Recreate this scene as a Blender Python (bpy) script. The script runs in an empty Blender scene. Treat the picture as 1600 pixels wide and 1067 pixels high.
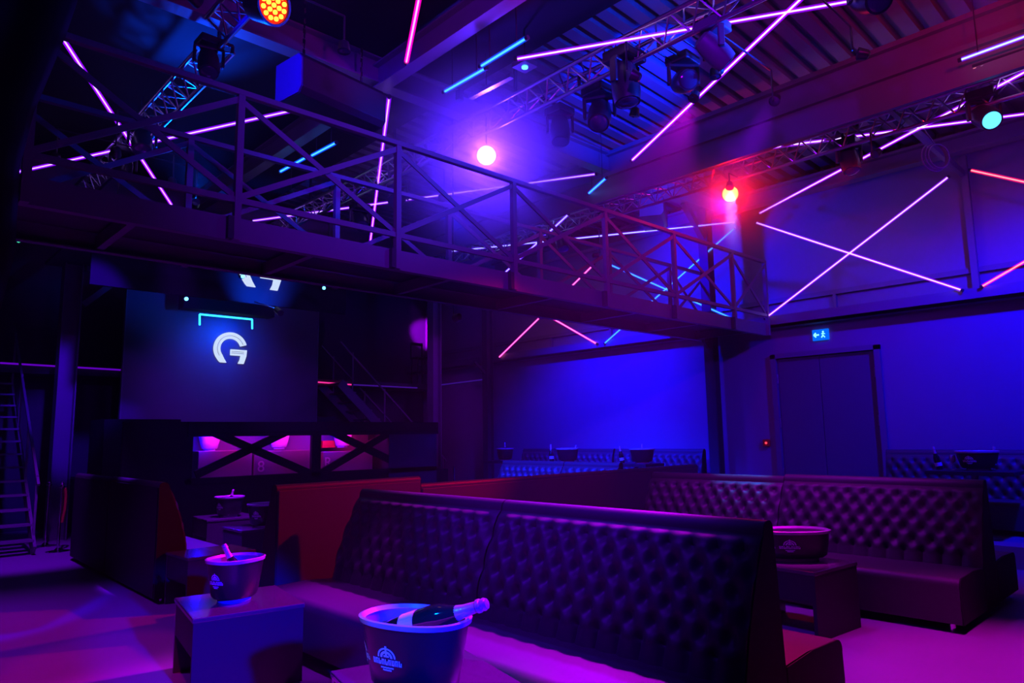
import bpy, bmesh, math, random
from mathutils import Vector, Matrix, Euler
random.seed(7)
PI = math.pi
S = bpy.context.scene
C = S.collection

# ------------------------------------------------------------------ camera
FPX, YAW, PITCH, ROLL, HC = 1100.3, math.radians(46.56), math.radians(7.63), math.radians(.925), 1.6
_f = Vector((math.cos(YAW)*math.cos(PITCH), math.sin(YAW)*math.cos(PITCH), math.sin(PITCH)))
_r = Vector((math.sin(YAW), -math.cos(YAW), 0)); _u = _r.cross(_f)
_c, _s = math.cos(ROLL), math.sin(ROLL)
CR = _c*_r - _s*_u; CU = _s*_r + _c*_u
EYE = Vector((0, 0, HC))
cd = bpy.data.cameras.new('camera'); cam = bpy.data.objects.new('camera', cd); C.objects.link(cam)
cd.sensor_width = 36; cd.lens = 36*FPX/1600; cd.clip_start = .05; cd.clip_end = 100
cam.matrix_world = Matrix(((CR.x, CU.x, -_f.x, 0), (CR.y, CU.y, -_f.y, 0), (CR.z, CU.z, -_f.z, HC), (0, 0, 0, 1)))
S.camera = cam

def ray(px, py): return CR*((px-800)/FPX) - CU*((py-533.5)/FPX) + _f
def atx(px, py, X): d = ray(px, py); return EYE + d*(X/d.x)
def aty(px, py, Y): d = ray(px, py); return EYE + d*(Y/d.y)
def atz(px, py, Z): d = ray(px, py); return EYE + d*((Z-HC)/d.z)

# ------------------------------------------------------------------ look
S.view_settings.view_transform = 'Standard'; S.view_settings.look = 'None'
S.view_settings.gamma = 1; S.view_settings.use_curve_mapping = False
S.view_settings.exposure = 0.0
w = bpy.data.worlds.new('world'); S.world = w; w.use_nodes = True
w.node_tree.nodes['Background'].inputs[0].default_value = (.10, .01, .5, 1)
w.node_tree.nodes['Background'].inputs[1].default_value = .012
S.cycles.use_denoising = True
S.cycles.max_bounces = 6; S.cycles.diffuse_bounces = 3; S.cycles.glossy_bounces = 3
S.cycles.sample_clamp_indirect = 3.0; S.cycles.volume_bounces = 0
S.cycles.caustics_reflective = False; S.cycles.caustics_refractive = False

# ------------------------------------------------------------------ added spots that colour single surfaces
BLUE = (0, .001, 1); VIO = (.15, 0, 1); MAG = (.75, 0, .8); RED = (1, .0, .02); CYAN = (0, .25, 1); PINK = (1, 0, .5)
def spot(name, loc, to, col, power, deg, blend=.8, size=.08):
    l = bpy.data.lights.new(name, 'SPOT'); l.color = col; l.energy = power
    l.spot_size = math.radians(deg); l.spot_blend = blend; l.shadow_soft_size = size
    o = bpy.data.objects.new(name, l); C.objects.link(o); o.location = loc
    o.rotation_euler = (Vector(to)-Vector(loc)).to_track_quat('-Z', 'Y').to_euler(); return o
# (place, target, colour, power, cone, blend): spots added to light one surface each, housings added further down
ADDED_SPOTS = [
 ((8.9, 8.4, 4.95), (11.7, 9.3, 1.8), BLUE, 3300, 84, 1.0, 'over the wall bench left end'),
 ((9.3, .9, 5.0), (11.7, 2.6, 2.1), BLUE, 2300, 100, 1.0, 'over the far right bench'),
 ((9.7, 7.9, 4.8), (12.0, 6.9, 4.9), BLUE, 1100, 100, 1.0, 'lighting the upper wall'),
 ((6.25, 3.5, 5.3), (7.3, 5.3, 6.35), (0, .012, 1), 3000, 46, .6, 'aimed up at the roof ribs'),
 ((5.6, 1.1, 5.2), (5.5, 1.0, 0), MAG, 1500, 42, .8, 'over the open floor right'),
 ((.9, -2.2, 2.5), (2.05, 4.7, .25), BLUE, 9500, 13, .6, 'behind the camera, low left'),
 ((.9, 3.9, 5.3), (3.45, 3.4, 1.2), (.10, 0, 1), 1300, 36, 1.0, 'facing the front sofa'),
 ((1.9, 2.3, 5.3), (2.33, 2.5, .5), MAG, 1100, 9, .6, 'over the nearest table'),
 ((6.9, 3.2, 5.05), (2.45, 3.0, .42), (.25, 0, 1), 7000, 17, .4, 'throwing violet over the front sofa back'),
 ((-1.5, 2.4, 4.5), (1.86, 2.72, .85), (0, .10, 1), 1300, 8, .5, 'aimed at the nearest ice bucket'),
 ((3.0, 5.3, 5.0), (2.8, 4.95, .4), (.3, 0, .9), 700, 15, .5, 'above the corner seat'),
 ((-1.2, 8.6, 4.8), (.5, 7.2, 0), (.25, 0, 1), 900, 62, .9, 'left of the camera'),
 ((-.8, 2.5, 4.8), tuple(atz(-2, 955, 0)), BLUE, 3000, 14, .3, 'farthest left of all'),
 ((2.9, 9.5, 4.9), (3.1, 8.9, .3), VIO, 5500, 22, .4, 'above the black sofa'),
 ((1.6, 9.6, 4.9), (2.0, 12.2, .1), (.2, 0, 1), 1300, 36, .8, 'above the chrome stanchions'),
 ((4.3, 9.0, 4.9), (4.2, 10.3, .5), (.3, 0, 1), 4500, 24, .8, 'above the cube tables before the stage'),
 ((6.15, 3.7, 5.15), (7.2, 3.7, 1.0), (.42, 0, .8), 1500, 52, .9, 'over the front sofa, aimed right'),
 ((1.5, .6, 5.0), (6.0, 5.7, 4.2), (.2, 0, 1), 1200, 86, 1.0, 'washing the footbridge'),
 ((9.7, 1.2, 5.0), (12.0, 3.6, 4.6), (.10, 0, 1), 80, 120, 1.0, 'washing the upper right wall'),
 ((6.0, 7.7, 4.9), (9.0, 8.4, 1.0), (0, .01, 1), 6500, 56, .9, 'over the blue-lit sofas'),
 ((5.6, 7.0, 3.1), (5.7, 14.5, 2.3), (.2, 0, 1), 560, 34, 1.0, 'under the footbridge aimed at the stage'),
 ((2.0, 8.6, 4.8), (2.85, 14.0, 2.2), (.06, 0, 1), 1700, 22, .6, 'aimed at the left column'),
 ((8.6, 10.2, 5.0), (10.2, 13.4, 2.8), (.3, 0, .9), 300, 36, .6, 'aimed at the right column'),
 ((.2, 1.0, 4.8), tuple(atz(170, 1045, 0)), (1, 0, .45), 500, 12, .3, 'throwing pink on the floor'),
 ((6.3, 3.8, 5.1), (3.5, 3.75, 1.15), (.62, 0, 1), 6500, 40, .7, 'behind the front sofa top'),
 ((9.1, 3.0, 5.0), (3.0, 6.2, .7), (1, 0, .02), 1900, 29, .7, 'throwing red towards the black sofa'),
 ((6.2, 4.5, 5.1), (6.6, 5.95, .7), (1, 0, .02), 130, 26, .8, 'over the long red sofa back'),
 ((6.1, 3.4, 5.1), (5.9, 2.85, .7), MAG, 3500, 9, .6, 'above the oval bucket'),
 ((5.2, 2.35, 5.1), (4.0, 2.0, .4), (1, 0, .25), 1600, 13, .5, 'above the pink-lit rear seat'),
 ((9.0, 4.9, 5.05), (7.55, 4.15, 1.12), (0, .16, 1), 2600, 10, .5, 'with a tight cyan beam on the sofa top'),
 ((6.1, 1.3, 5.3), (7.4, 1.9, 6.2), (.8, 0, .5), 75, 120, 1.0, 'glowing magenta at the roof ribs'),
 ((6.2, .2, 5.3), (8.0, .9, 6.2), (1, .01, 0), 130, 90, .8, 'glowing red at the top right roof ribs'),
 ((3.3, 9.8, 4.9), (2.5, 7.8, 5.5), (0, .05, 1), 1000, 56, .8, 'aimed at the upper left truss'),
 ((1.9, 5.7, 5.2), (2.95, 6.2, 5.1), BLUE, 260, 60, .6, 'touching the large speaker end'),
 ((9.6, 5.2, 5.0), (10.2, 6.7, 5.75), (0, .02, 1), 800, 75, .8, 'aimed at the rafter end'),
 ((5.3, 3.9, 5.1), (4.35, 4.8, 5.7), MAG, 90, 60, .6, 'aimed at the centre roof beam'),
 ((6.7, 2.3, 5.15), (5.7, 3.7, 5.55), (0, .03, 1), 800, 80, .8, 'aimed at the centre truss'),
]
for i, (p, t, c, e, d, b, _lb) in enumerate(ADDED_SPOTS):
    spot('added_spot', p, t, c, e, d, b)

# ------------------------------------------------------------------ materials
def mat(name, col, rough=.5, metal=0., spec=.5, bump=0., bscale=40., var=0., vscale=3., coat=0.):
    m = bpy.data.materials.new(name); m.use_nodes = True; nt = m.node_tree; b = nt.nodes['Principled BSDF']
    b.inputs['Base Color'].default_value = (*col, 1); b.inputs['Roughness'].default_value = rough
    b.inputs['Metallic'].default_value = metal; b.inputs['Specular IOR Level'].default_value = spec
    b.inputs['Coat Weight'].default_value = coat
    tc = nt.nodes.new('ShaderNodeTexCoord')
    if var:
        n = nt.nodes.new('ShaderNodeTexNoise'); n.inputs['Scale'].default_value = vscale; n.inputs['Detail'].default_value = 6
        r = nt.nodes.new('ShaderNodeMapRange'); r.inputs[3].default_value = 1-var; r.inputs[4].default_value = 1+var
        mx = nt.nodes.new('ShaderNodeVectorMath'); mx.operation = 'SCALE'; mx.inputs[0].default_value = col
        nt.links.new(tc.outputs['Object'], n.inputs['Vector']); nt.links.new(n.outputs[0], r.inputs[0])
        nt.links.new(r.outputs[0], mx.inputs['Scale']); nt.links.new(mx.outputs[0], b.inputs['Base Color'])
    if bump:
        n = nt.nodes.new('ShaderNodeTexNoise'); n.inputs['Scale'].default_value = bscale; n.inputs['Detail'].default_value = 4
        bp = nt.nodes.new('ShaderNodeBump'); bp.inputs['Strength'].default_value = bump; bp.inputs['Distance'].default_value = .01
        nt.links.new(tc.outputs['Object'], n.inputs['Vector']); nt.links.new(n.outputs[0], bp.inputs['Height'])
        nt.links.new(bp.outputs[0], b.inputs['Normal'])
    return m
def emit(name, col, k):
    m = bpy.data.materials.new(name); m.use_nodes = True; nt = m.node_tree; nt.nodes.clear()
    e = nt.nodes.new('ShaderNodeEmission'); e.inputs[0].default_value = (*col, 1); e.inputs[1].default_value = k
    o = nt.nodes.new('ShaderNodeOutputMaterial'); nt.links.new(e.outputs[0], o.inputs[0]); return m
def glow_shell(name, col, k):                                   # glowing volume added round an LED tube to imitate its bloom
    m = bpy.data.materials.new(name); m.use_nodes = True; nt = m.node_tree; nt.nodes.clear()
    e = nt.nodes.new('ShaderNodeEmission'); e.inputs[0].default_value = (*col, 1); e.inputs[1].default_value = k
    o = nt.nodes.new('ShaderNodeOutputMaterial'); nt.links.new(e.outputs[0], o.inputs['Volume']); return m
M = dict(
 floor=mat('floor_resin', (.30, .28, .30), .38, var=.18, vscale=1.1, bump=.08, bscale=25),
 wall=mat('wall_paint', (.22, .22, .23), .75, bump=.1, bscale=60, var=.05),
 dark=mat('dark_paint', (.045, .045, .05), .7, bump=.1, var=.1),
 black=mat('black_paint', (.012, .012, .014), .7, spec=.15),
 steel=mat('painted_steel', (.16, .16, .17), .45, bump=.05, var=.08),
 roof=mat('roof_sheet', (.22, .22, .23), .4, .3, var=.1),
 alu=mat('truss_aluminium', (.5, .5, .52), .28, .9),
 leather=mat('leather', (.05, .047, .05), .5, spec=.5, bump=.15, bscale=220, var=.05),
 panelback=mat('sofa_back_cloth', (.085, .06, .06), .6, bump=.1, bscale=150),
 table=mat('table_lacquer', (.055, .055, .06), .22, spec=.5, coat=.3),
 tablebody=mat('table_body', (.024, .024, .027), .55, spec=.2),  # darker copy of the lacquer, shade on the table sides put into colour
 bucket=mat('bucket_black', (.011, .011, .013), .35, coat=.1),
 rim=mat('bucket_rim', (.42, .42, .45), .2, spec=.6),
 inner=mat('bucket_inside', (.5, .5, .52), .3),
 liner=mat('bucket_liner', (.22, .22, .24), .4),
 frost=mat('frosted_bucket', (.75, .75, .78), .35),
 print=mat('printed_crest', (.85, .85, .87), .5),
 glass=mat('bottle_glass', (.01, .02, .012), .06, spec=.8, coat=.6),
 foil=mat('foil', (.75, .6, .6), .25, .5, bump=.2, bscale=90),
 label=mat('paper_label', (.7, .68, .62), .6),
 chrome=mat('chrome', (.8, .8, .8), .12, 1.),
 rope=mat('red_rope', (.35, .01, .01), .7),
 case=mat('lamp_case', (.03, .03, .035), .35, bump=.05),
 speaker=mat('speaker_cabinet', (.02, .018, .02), .5, bump=.2, bscale=200),
 grille=mat('speaker_grille', (.13, .13, .15), .5),
 crate=mat('crate_board', (.28, .25, .25), .55, bump=.1, bscale=30),
 cloth_and_shade=mat('black_cloth_and_shade', (.018, .017, .018), .7, spec=.2),
 screen=mat('screen_panel', (.10, .10, .11), .5),
 door=mat('door_leaf', (.11, .11, .12), .5),
 redbox=mat('red_card', (.6, .03, .01), .5),
 cable=mat('cable_rubber', (.05, .05, .055), .5),
 lens_dark=mat('lens_glass', (.05, .06, .1), .08, coat=.8),
)
# ------------------------------------------------------------------ mesh helpers
def bmn(): return bmesh.new()
def box(b, x0, x1, y0, y1, z0, z1, mtx=None):
    vs = [b.verts.new((x, y, z)) for z in (z0, z1) for y in (y0, y1) for x in (x0, x1)]
    for f in ((0, 2, 3, 1), (4, 5, 7, 6), (0, 1, 5, 4), (2, 6, 7, 3), (0, 4, 6, 2), (1, 3, 7, 5)): b.faces.new([vs[i] for i in f])
    if mtx: bmesh.ops.transform(b, matrix=mtx, verts=vs)
    return b
def bar(b, p, q, wd, ht=None, up=(0, 0, 1)):                # rectangular bar from p to q
    p, q = Vector(p), Vector(q); d = q-p; L = d.length; d.normalize(); up = Vector(up)
    if abs(d.dot(up)) > .98: up = Vector((1, 0, 0))
    s = d.cross(up).normalized(); u = s.cross(d); ht = ht or wd
    m = Matrix(((d.x, s.x, u.x, p.x), (d.y, s.y, u.y, p.y), (d.z, s.z, u.z, p.z), (0, 0, 0, 1)))
    return box(b, 0, L, -wd/2, wd/2, -ht/2, ht/2, m)
def rod(b, p, q, r, n=10, r2=None):
    p, q = Vector(p), Vector(q); d = q-p; L = d.length
    m = Matrix.Translation((p+q)/2) @ d.to_track_quat('Z', 'Y').to_matrix().to_4x4()
    bmesh.ops.create_cone(b, cap_ends=True, segments=n, radius1=r, radius2=r if r2 is None else r2, depth=L, matrix=m); return b
def path(b, pts, r, n=8):
    for a, c in zip(pts, pts[1:]): rod(b, a, c, r, n)
    return b
def lathe(b, prof, n=24, mtx=None, sx=1., sy=1., pw=2.):
    rings = []; new = []
    for r, z in prof:
        ring = []
        for i in range(n):
            a = 2*PI*i/n; ca, sa = math.cos(a), math.sin(a)
            k = (abs(ca)**pw+abs(sa)**pw)**(-1/pw)
            v = b.verts.new((r*sx*ca*k, r*sy*sa*k, z)); ring.append(v); new.append(v)
        rings.append(ring)
    for A, B in zip(rings, rings[1:]):
        for i in range(n): b.faces.new((A[i], A[(i+1) % n], B[(i+1) % n], B[i]))
    b.faces.new(rings[0][::-1]); b.faces.new(rings[-1])
    if mtx: bmesh.ops.transform(b, matrix=mtx, verts=new)
    return b
def prism(b, pts, y0, y1):                                  # (x, z) outline pushed along y
    A = [b.verts.new((x, y0, z)) for x, z in pts]; B = [b.verts.new((x, y1, z)) for x, z in pts]; n = len(pts)
    b.faces.new(A); b.faces.new(B[::-1])
    for i in range(n): b.faces.new((A[i], B[i], B[(i+1) % n], A[(i+1) % n]))
    return b
def wpos(o):
    p = Vector((0, 0, 0))
    while o: p += o.location; o = o.parent
    return p
def obj(name, b, m, parent=None, world=True, smooth=False, bevel=0, label=None):
    me = bpy.data.meshes.new(name)
    bmesh.ops.recalc_face_normals(b, faces=b.faces[:])
    if parent is not None and world:
        bmesh.ops.translate(b, verts=b.verts[:], vec=-wpos(parent))
    b.to_mesh(me); b.free(); me.materials.append(m if not isinstance(m, str) else M[m])
    o = bpy.data.objects.new(name, me); C.objects.link(o)
    if parent is not None: o.parent = parent
    if smooth:
        for p in me.polygons: p.use_smooth = True
        try: me.set_sharp_from_angle(angle=math.radians(40))
        except Exception: pass
    if bevel:
        md = o.modifiers.new('bevel', 'BEVEL'); md.width = bevel; md.segments = 2; md.limit_method = 'ANGLE'
    if label: o['label'] = label
    return o
def tag(o, label, cat, group=None, kind=None):
    o['label'] = label; o['category'] = cat
    if group: o['group'] = group
    if kind: o['kind'] = kind
    return o
def thing(name, label, cat, loc=(0, 0, 0), rz=0, group=None, kind=None):
    o = bpy.data.objects.new(name, None); C.objects.link(o); o.empty_display_size = .1
    o.location = loc; o.rotation_euler = (0, 0, rz); return tag(o, label, cat, group, kind)
def struct(name, b, m, label, **k):
    o = obj(name, b, m, **k); o['kind'] = 'structure'; o['label'] = label; return o

# ------------------------------------------------------------------ room shell
XW, YB = 11.7, 16.5
ZB = 3.37                      # underside of the wall beam
struct('floor', box(bmn(), -4, 12.3, -5, 16.9, -.1, 0), 'floor', 'smooth grey resin floor under coloured light')
b = bmn(); box(b, XW, XW+.3, -5, 4.05, 0, ZB); box(b, XW, XW+.3, 5.7, YB, 0, ZB); box(b, XW, XW+.3, 4.05, 5.7, 2.85, ZB)
struct('wall_right', b, 'wall', 'tall grey wall washed in deep blue light')
struct('wall_right_upper', box(bmn(), XW+.45, XW+.6, -5, YB, ZB-.1, 6.4), 'wall', 'recessed upper wall above the ledge beam')
b = bmn(); box(b, -4, 12.3, YB, YB+.3, 0, 6.4)
struct('wall_back', b, 'dark', 'dark back wall behind the stage')
struct('wall_left', box(bmn(), -4.2, -4, -5, YB+.3, 0, 6.9), 'dark', 'dark wall left of the camera')
struct('wall_front', box(bmn(), -4, 12.3, -5.2, -5, 0, 6.9), 'dark', 'dark wall behind the camera')
b = bmn(); box(b, XW-.22, XW+.5, -5, YB, ZB, ZB+.05); box(b, XW-.22, XW-.19, -5, YB, ZB, ZB+.2); box(b, XW-.2, XW+.46, -5, YB, ZB+.15, ZB+.2)
struct('trim_1', b, 'steel', 'long steel ledge beam along the right wall')
b = bmn(); box(b, XW+.38, XW+.45, -5, YB, 3.9, 3.98)
for y in (-.5, 1.7, 4.75, 7.4, 9.6, 11.4): box(b, XW+.38, XW+.45, y, y+.05, ZB+.2, 3.9)
struct('trim_2', b, 'steel', 'thin rail across the recessed upper wall')
b = bmn(); box(b, XW-.15, XW+.05, -5, YB, 5.62, 5.66); box(b, XW-.04, XW-.02, -5, YB, 5.66, 5.86); box(b, XW-.15, XW+.45, -5, YB, 5.86, 5.9)
struct('trim_3', b, 'steel', 'eave beam at the top of the right wall')

# corrugated roof, ribs across the room
def roofz(x): return 6.12+.045*(XW-x)
b = bmn(); P = .26; y = -5.
rows = []
while y < 16.8:
    for dy, dz in ((0, 0), (.15, 0), (.165, .1), (.245, .1)): rows.append((y+dy, dz))
    y += P
xs = [-4, 4.2, 8.6, 12.3]; prev = None
for yy, dz in rows:
    cur = [b.verts.new((x, yy, roofz(x)+dz)) for x in xs]
    if prev:
        for i in range(3): b.faces.new((prev[i], prev[i+1], cur[i+1], cur[i]))
    prev = cur
o = struct('ceiling', b, 'roof', 'ribbed metal roof deck over the hall')
sol = o.modifiers.new('s', 'SOLIDIFY'); sol.thickness = .02; sol.offset = 1

struct('ceiling_panel', box(bmn(), -4, 5.5, -5, YB, 6.04, 6.08), 'black', 'flat black ceiling lining over the left bay')
def ibeam(b, p, q, h, wd, t=.02):
    p, q = Vector(p), Vector(q)
    bar(b, p+Vector((0, 0, t/2)), q+Vector((0, 0, t/2)), wd, t); bar(b, p+Vector((0, 0, h-t/2)), q+Vector((0, 0, h-t/2)), wd, t)
    bar(b, p+Vector((0, 0, h/2)), q+Vector((0, 0, h/2)), t*.7, h-2*t)
for y, nm in ((.35, 'near the camera'), (6.75, 'directly above the footbridge'), (12.9, 'beyond the footbridge near the stage')):
    b = bmn(); ibeam(b, (-4, y, 5.72), (XW+.4, y, 5.72), .32, .18)
    struct('roof_rafter', b, 'steel', 'steel rafter across the hall ' + nm)
for x, z0 in ((4.28, 5.66), (8.6, 5.3), (.3, 5.66)):
    b = bmn()
    if x > 8: box(b, x-.03, x+.03, -5, YB, z0, z0+.36); box(b, x-.1, x+.1, -5, YB, z0+.36, z0+.42); box(b, x-.1, x+.1, -5, YB, z0+.7, z0+.76); box(b, x-.02, x+.02, -5, YB, z0+.42, z0+.7)
    else: ibeam(b, (x, -5, z0), (x, YB, z0), .3, .16)
    struct('roof_beam', b, 'steel', 'long roof beam running towards the stage, ' + {4.28: 'over the lounge centre', 8.6: 'deep boxed one near the right wall', .3: 'far left'}[x])
for y in (.35, 6.75, 12.9):
    b = bmn(); ibeam(b, (0, 0, 0), (5.72, 0, 0), .2, .18)
    bmesh.ops.transform(b, matrix=Matrix.Translation((XW-.22, y, 0)) @ Euler((0, -PI/2, 0)).to_matrix().to_4x4(), verts=b.verts[:])
    bar(b, (XW-.25, y, 3.0), (XW-.75, y, 3.4), .05); bar(b, (XW-.32, y, 5.1), (XW-1.0, y, 5.72), .1)
    struct('wall_column', b, 'dark', 'steel column standing against the right wall ' + {.35: 'out by the camera', 6.75: 'beside the double door', 12.9: 'at the far end'}[y])
# short frame between truss and wall
b = bmn(); bar(b, (9.0, 2.72, 5.5), (XW+.4, 2.72, 5.42), .06, .09); struct('roof_strut', b, 'steel', 'thin strut from the truss to the right wall')
b = bmn(); bar(b, (XW+.36, 2.7, ZB+.2), (XW+.36, 2.7, 5.7), .09, .09); struct('trim_4', b, 'steel', 'slim upright on the upper right wall')

# doors
d = thing('door_1', 'dark double door in the right wall', 'door', (XW, 4.87, 0), kind='structure'); del d['category']
obj('door_frame', box(box(box(bmn(), XW-.06, XW+.05, 3.98, 4.07, .24, 2.92), XW-.06, XW+.05, 5.68, 5.77, .24, 2.92), XW-.06, XW+.05, 3.98, 5.77, 2.85, 2.93), 'steel', d)
for y0, y1 in ((4.08, 4.95), (4.96, 5.67)):
    lf = obj('door_leaf', box(bmn(), XW+.01, XW+.06, y0, y1, .25, 2.84), 'door', d, bevel=.004)
    yy = y0 if y0 < 4.5 else y1
    for z in (.9, 1.75, 2.5): obj('hinge', rod(bmn(), (XW-.03, yy, z-.08), (XW-.03, yy, z+.08), .014), 'alu', lf)

# raised platform along the right wall
b = bmn(); box(b, 9.85, XW, -5, 13.2, 0, .25)
struct('platform', b, 'floor', 'low platform along the right wall')

# columns and rear mezzanine
b = bmn(); ibeam(b, (0, 0, 0), (5.7, 0, 0), .28, .28, .02)
bmesh.ops.transform(b, matrix=Matrix.Translation((2.85, 14.0, 0)) @ Euler((0, -PI/2, 0)).to_matrix().to_4x4(), verts=b.verts[:])
bar(b, (2.9, 14, 4.75), (4.4, 14, 4.75), .2, .3); bar(b, (2.9, 14, 4.0), (3.5, 14, 4.6), .1)
struct('steel_column', b, 'steel', 'tall blue-lit column left of the stage')
b = bmn(); ibeam(b, (0, 0, 0), (5.7, 0, 0), .24, .24, .02)
bmesh.ops.transform(b, matrix=Matrix.Translation((10.25, 13.4, 0)) @ Euler((0, -PI/2, 0)).to_matrix().to_4x4(), verts=b.verts[:])
struct('steel_column', b, 'steel', 'tall violet-lit column right of the stage')
b = bmn(); box(b, -4, XW, 15.2, YB, 2.86, 3.0); struct('mezzanine_floor', b, 'dark', 'rear mezzanine floor slab')
b = bmn(); box(b, -4, XW, 16.0, 16.15, 0, 2.86); struct('wall_back_lower', b, 'dark', 'dark wall under the rear mezzanine')

# ------------------------------------------------------------------ LED tubes
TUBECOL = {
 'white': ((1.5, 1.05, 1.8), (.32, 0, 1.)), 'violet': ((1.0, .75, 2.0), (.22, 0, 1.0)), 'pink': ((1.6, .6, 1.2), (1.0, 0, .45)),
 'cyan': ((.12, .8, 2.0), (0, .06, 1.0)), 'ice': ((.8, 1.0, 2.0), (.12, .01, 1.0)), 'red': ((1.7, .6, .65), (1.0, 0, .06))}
TM = {k: (emit('led_'+k, a, 1.0), glow_shell('glow_shell_'+k, c, 22.0)) for k, (a, c) in TUBECOL.items()}
def led(p, q, col, label, group, r=.0085, name='led_tube', cat='light tube', R=.027):
    p, q = Vector(p), Vector(q)
    t = thing(name, label, cat, tuple(p), group=group)
    obj('core', rod(bmn(), p, q, r, 8), TM[col][0], t)
    obj('glow_shell', rod(bmn(), p, q, R, 12), TM[col][1], t)
    d = (q-p).normalized()
    for e, k in ((p, 1), (q, -1)): obj('end_cap', rod(bmn(), e-d*.03*k, e+d*.004*k, R*.9, 10), 'case', t)
    if name == 'batten_light':
        for f in (.2, .8):
            h = p.lerp(q, f); obj('hanger', rod(bmn(), h, (h.x, h.y, 6.05 if h.x < 5.5 else roofz(h.x)+.02), .006, 6), 'case', t)
    return t
ZT = 5.5
GC, GW = 'light tubes crossing under the roof', 'light tubes crossing on the right wall'
def cz(a, c, col, label, z=ZT, **k): led(atz(*a, z), atz(*c, z), col, label, GC, **k)
def cw(a, c, col, label): led(atx(*a, XW-.26), atx(*c, XW-.26), col, label, GW)
cz((808, 92), (1420, -14), 'white', 'longest pinkish white tube slanting across the roof ribs, top centre')
cz((988, 250), (1258, -8), 'white', 'pinkish white tube rising steeply over the roof ribs')
cz((1207, 230), (1640, 173), 'white', 'nearly level white tube passing behind the cyan-lensed moving head')
cz((1187, 333), (1640, 92), 'white', 'white tube rising from the wall column top to the frame edge', z=5.42)
cz((22, 270), (580, 145), 'violet', 'violet tube left of the hall, nearly level, passing behind the hanging speaker')
cz((98, 60), (268, 320), 'violet', 'violet tube falling steeply beside the dark drape')
cz((608, 152), (578, 382), 'violet', 'nearly upright violet tube right of the big speaker')
cz((655, -4), (635, 97), 'pink', 'hot pink tube at the top edge above the speaker')
cz((395, 345), (930, 272), 'violet', 'long violet tube low behind the footbridge railing')
cz((700, 393), (1148, 347), 'ice', 'long bluish white tube ending at the far wall column', z=5.35)
cz((790, 425), (888, 335), 'ice', 'short ice blue tube behind the railing', z=5.35)
cw((1182, 348), (1502, 453), 'white', 'white wall tube falling to the right, first cross past the column')
cw((1196, 497), (1481, 277), 'white', 'white wall tube rising to the right, first cross past the column')
cw((1517, 266), (1700, 306), 'red', 'red wall tube high at the right frame edge')
cw((1535, 447), (1690, 357), 'red', 'reddish pink wall tube low at the right frame edge')
cw((952, 413), (1143, 497), 'cyan', 'cyan wall tube falling to the right behind the railing')
cw((945, 536), (1147, 357), 'cyan', 'cyan wall tube rising to the right behind the railing')
cw((780, 558), (928, 413), 'pink', 'pink wall tube rising to the right at the far end')
cw((840, 484), (932, 537), 'pink', 'pink wall tube falling to the right at the far end')
GB = 'cyan batten lights on the centre truss'
for a, c, lb, z in (((695, 143), (758, 107), 'cyan batten light, lower left of the pair above the white lamp', 5.5), ((752, 103), (822, 60), 'cyan batten light, upper right of the pair above the white lamp', 5.5),
    ((438, 268), (478, 246), 'cyan batten light behind the footbridge rail, lower piece', 5.5), ((487, 243), (525, 223), 'cyan batten light behind the footbridge rail, upper piece', 5.5),
    ((920, 302), (947, 278), 'short cyan batten light near the rafter end', 5.5)):
    led(atz(*a, z), atz(*c, z), 'cyan', lb, GB, r=.011, name='batten_light', cat='light')
led(atz(1502, 93, 5.5), atz(1640, 43, 5.5), 'ice', 'bright dotted ice blue batten on the boxed beam', GB, r=.011, name='batten_light', cat='light')
t = thing('batten_light', 'batten of small multicoloured dots at the upper right', 'light', tuple(atz(1520, 108, 5.45)))
p, q = atz(1520, 108, 5.45), atz(1620, 75, 5.45)
obj('batten_housing', rod(bmn(), p+Vector((0, 0, .03)), q+Vector((0, 0, .03)), .02), 'case', t)
cols = ['red', 'white', 'cyan', 'ice', 'white', 'cyan', 'ice', 'white']
for k in range(8):
    a = p.lerp(q, k/8+.01); c = p.lerp(q, k/8+.085 if k % 3 else k/8+.06)
    obj('led_dot', rod(bmn(), a, c, .012, 8), TM[cols[k]][0], t)
t = thing('batten_light', 'unlit blue-edged batten left of the white lamp', 'light', tuple(atz(735, 152, 5.6)))
b = bmn(); bar(b, atz(735, 152, 5.6), atz(800, 118, 5.6), .06, .05); obj('batten_housing', b, 'alu', t); h = atz(760, 139, 5.6); obj('hanger', rod(bmn(), h, (h.x, h.y, 6.05), .006, 6), 'case', t)
b = bmn(); rod(b, atz(718, 150, 5.6)-Vector((0, 0, .06)), atz(718, 150, 5.6)+Vector((0, 0, .06)), .05); obj('end_cap', b, 'case', t)

# ------------------------------------------------------------------ trusses
def truss(p, q, label, wd=.26, r=.024, step=.32):
    p, q = Vector(p), Vector(q); t = thing('lighting_truss', label, 'truss', tuple(p))
    d = (q-p).normalized(); s = d.cross(Vector((0, 0, 1))).normalized()*wd/2; u = Vector((0, 0, wd*.86))
    A = [(p+s, q+s), (p-s, q-s), (p-u, q-u)]
    for a, c in A: obj('chord', rod(bmn(), a, c, r, 10), 'alu', t, smooth=True)
    n = int((q-p).length/step); b = bmn()
    for i in range(n):
        for (a0, a1), (c0, c1) in ((A[0], A[2]), (A[1], A[2]), (A[0], A[1])):
            f0, f1, f2 = i/n, (i+.5)/n, (i+1)/n
            rod(b, a0.lerp(a1, f0), c0.lerp(c1, f1), r*.42, 5); rod(b, c0.lerp(c1, f1), a0.lerp(a1, f2), r*.42, 5)
    obj('lacing', b, 'alu', t)
    b = bmn(); k = 0.
    while k < (q-p).length:
        pt = p+d*k; bar(b, pt, (pt.x, pt.y, roofz(pt.x)+.03), .03); k += 2.6
    obj('hanger', b, 'case', t)
    return t
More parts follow.
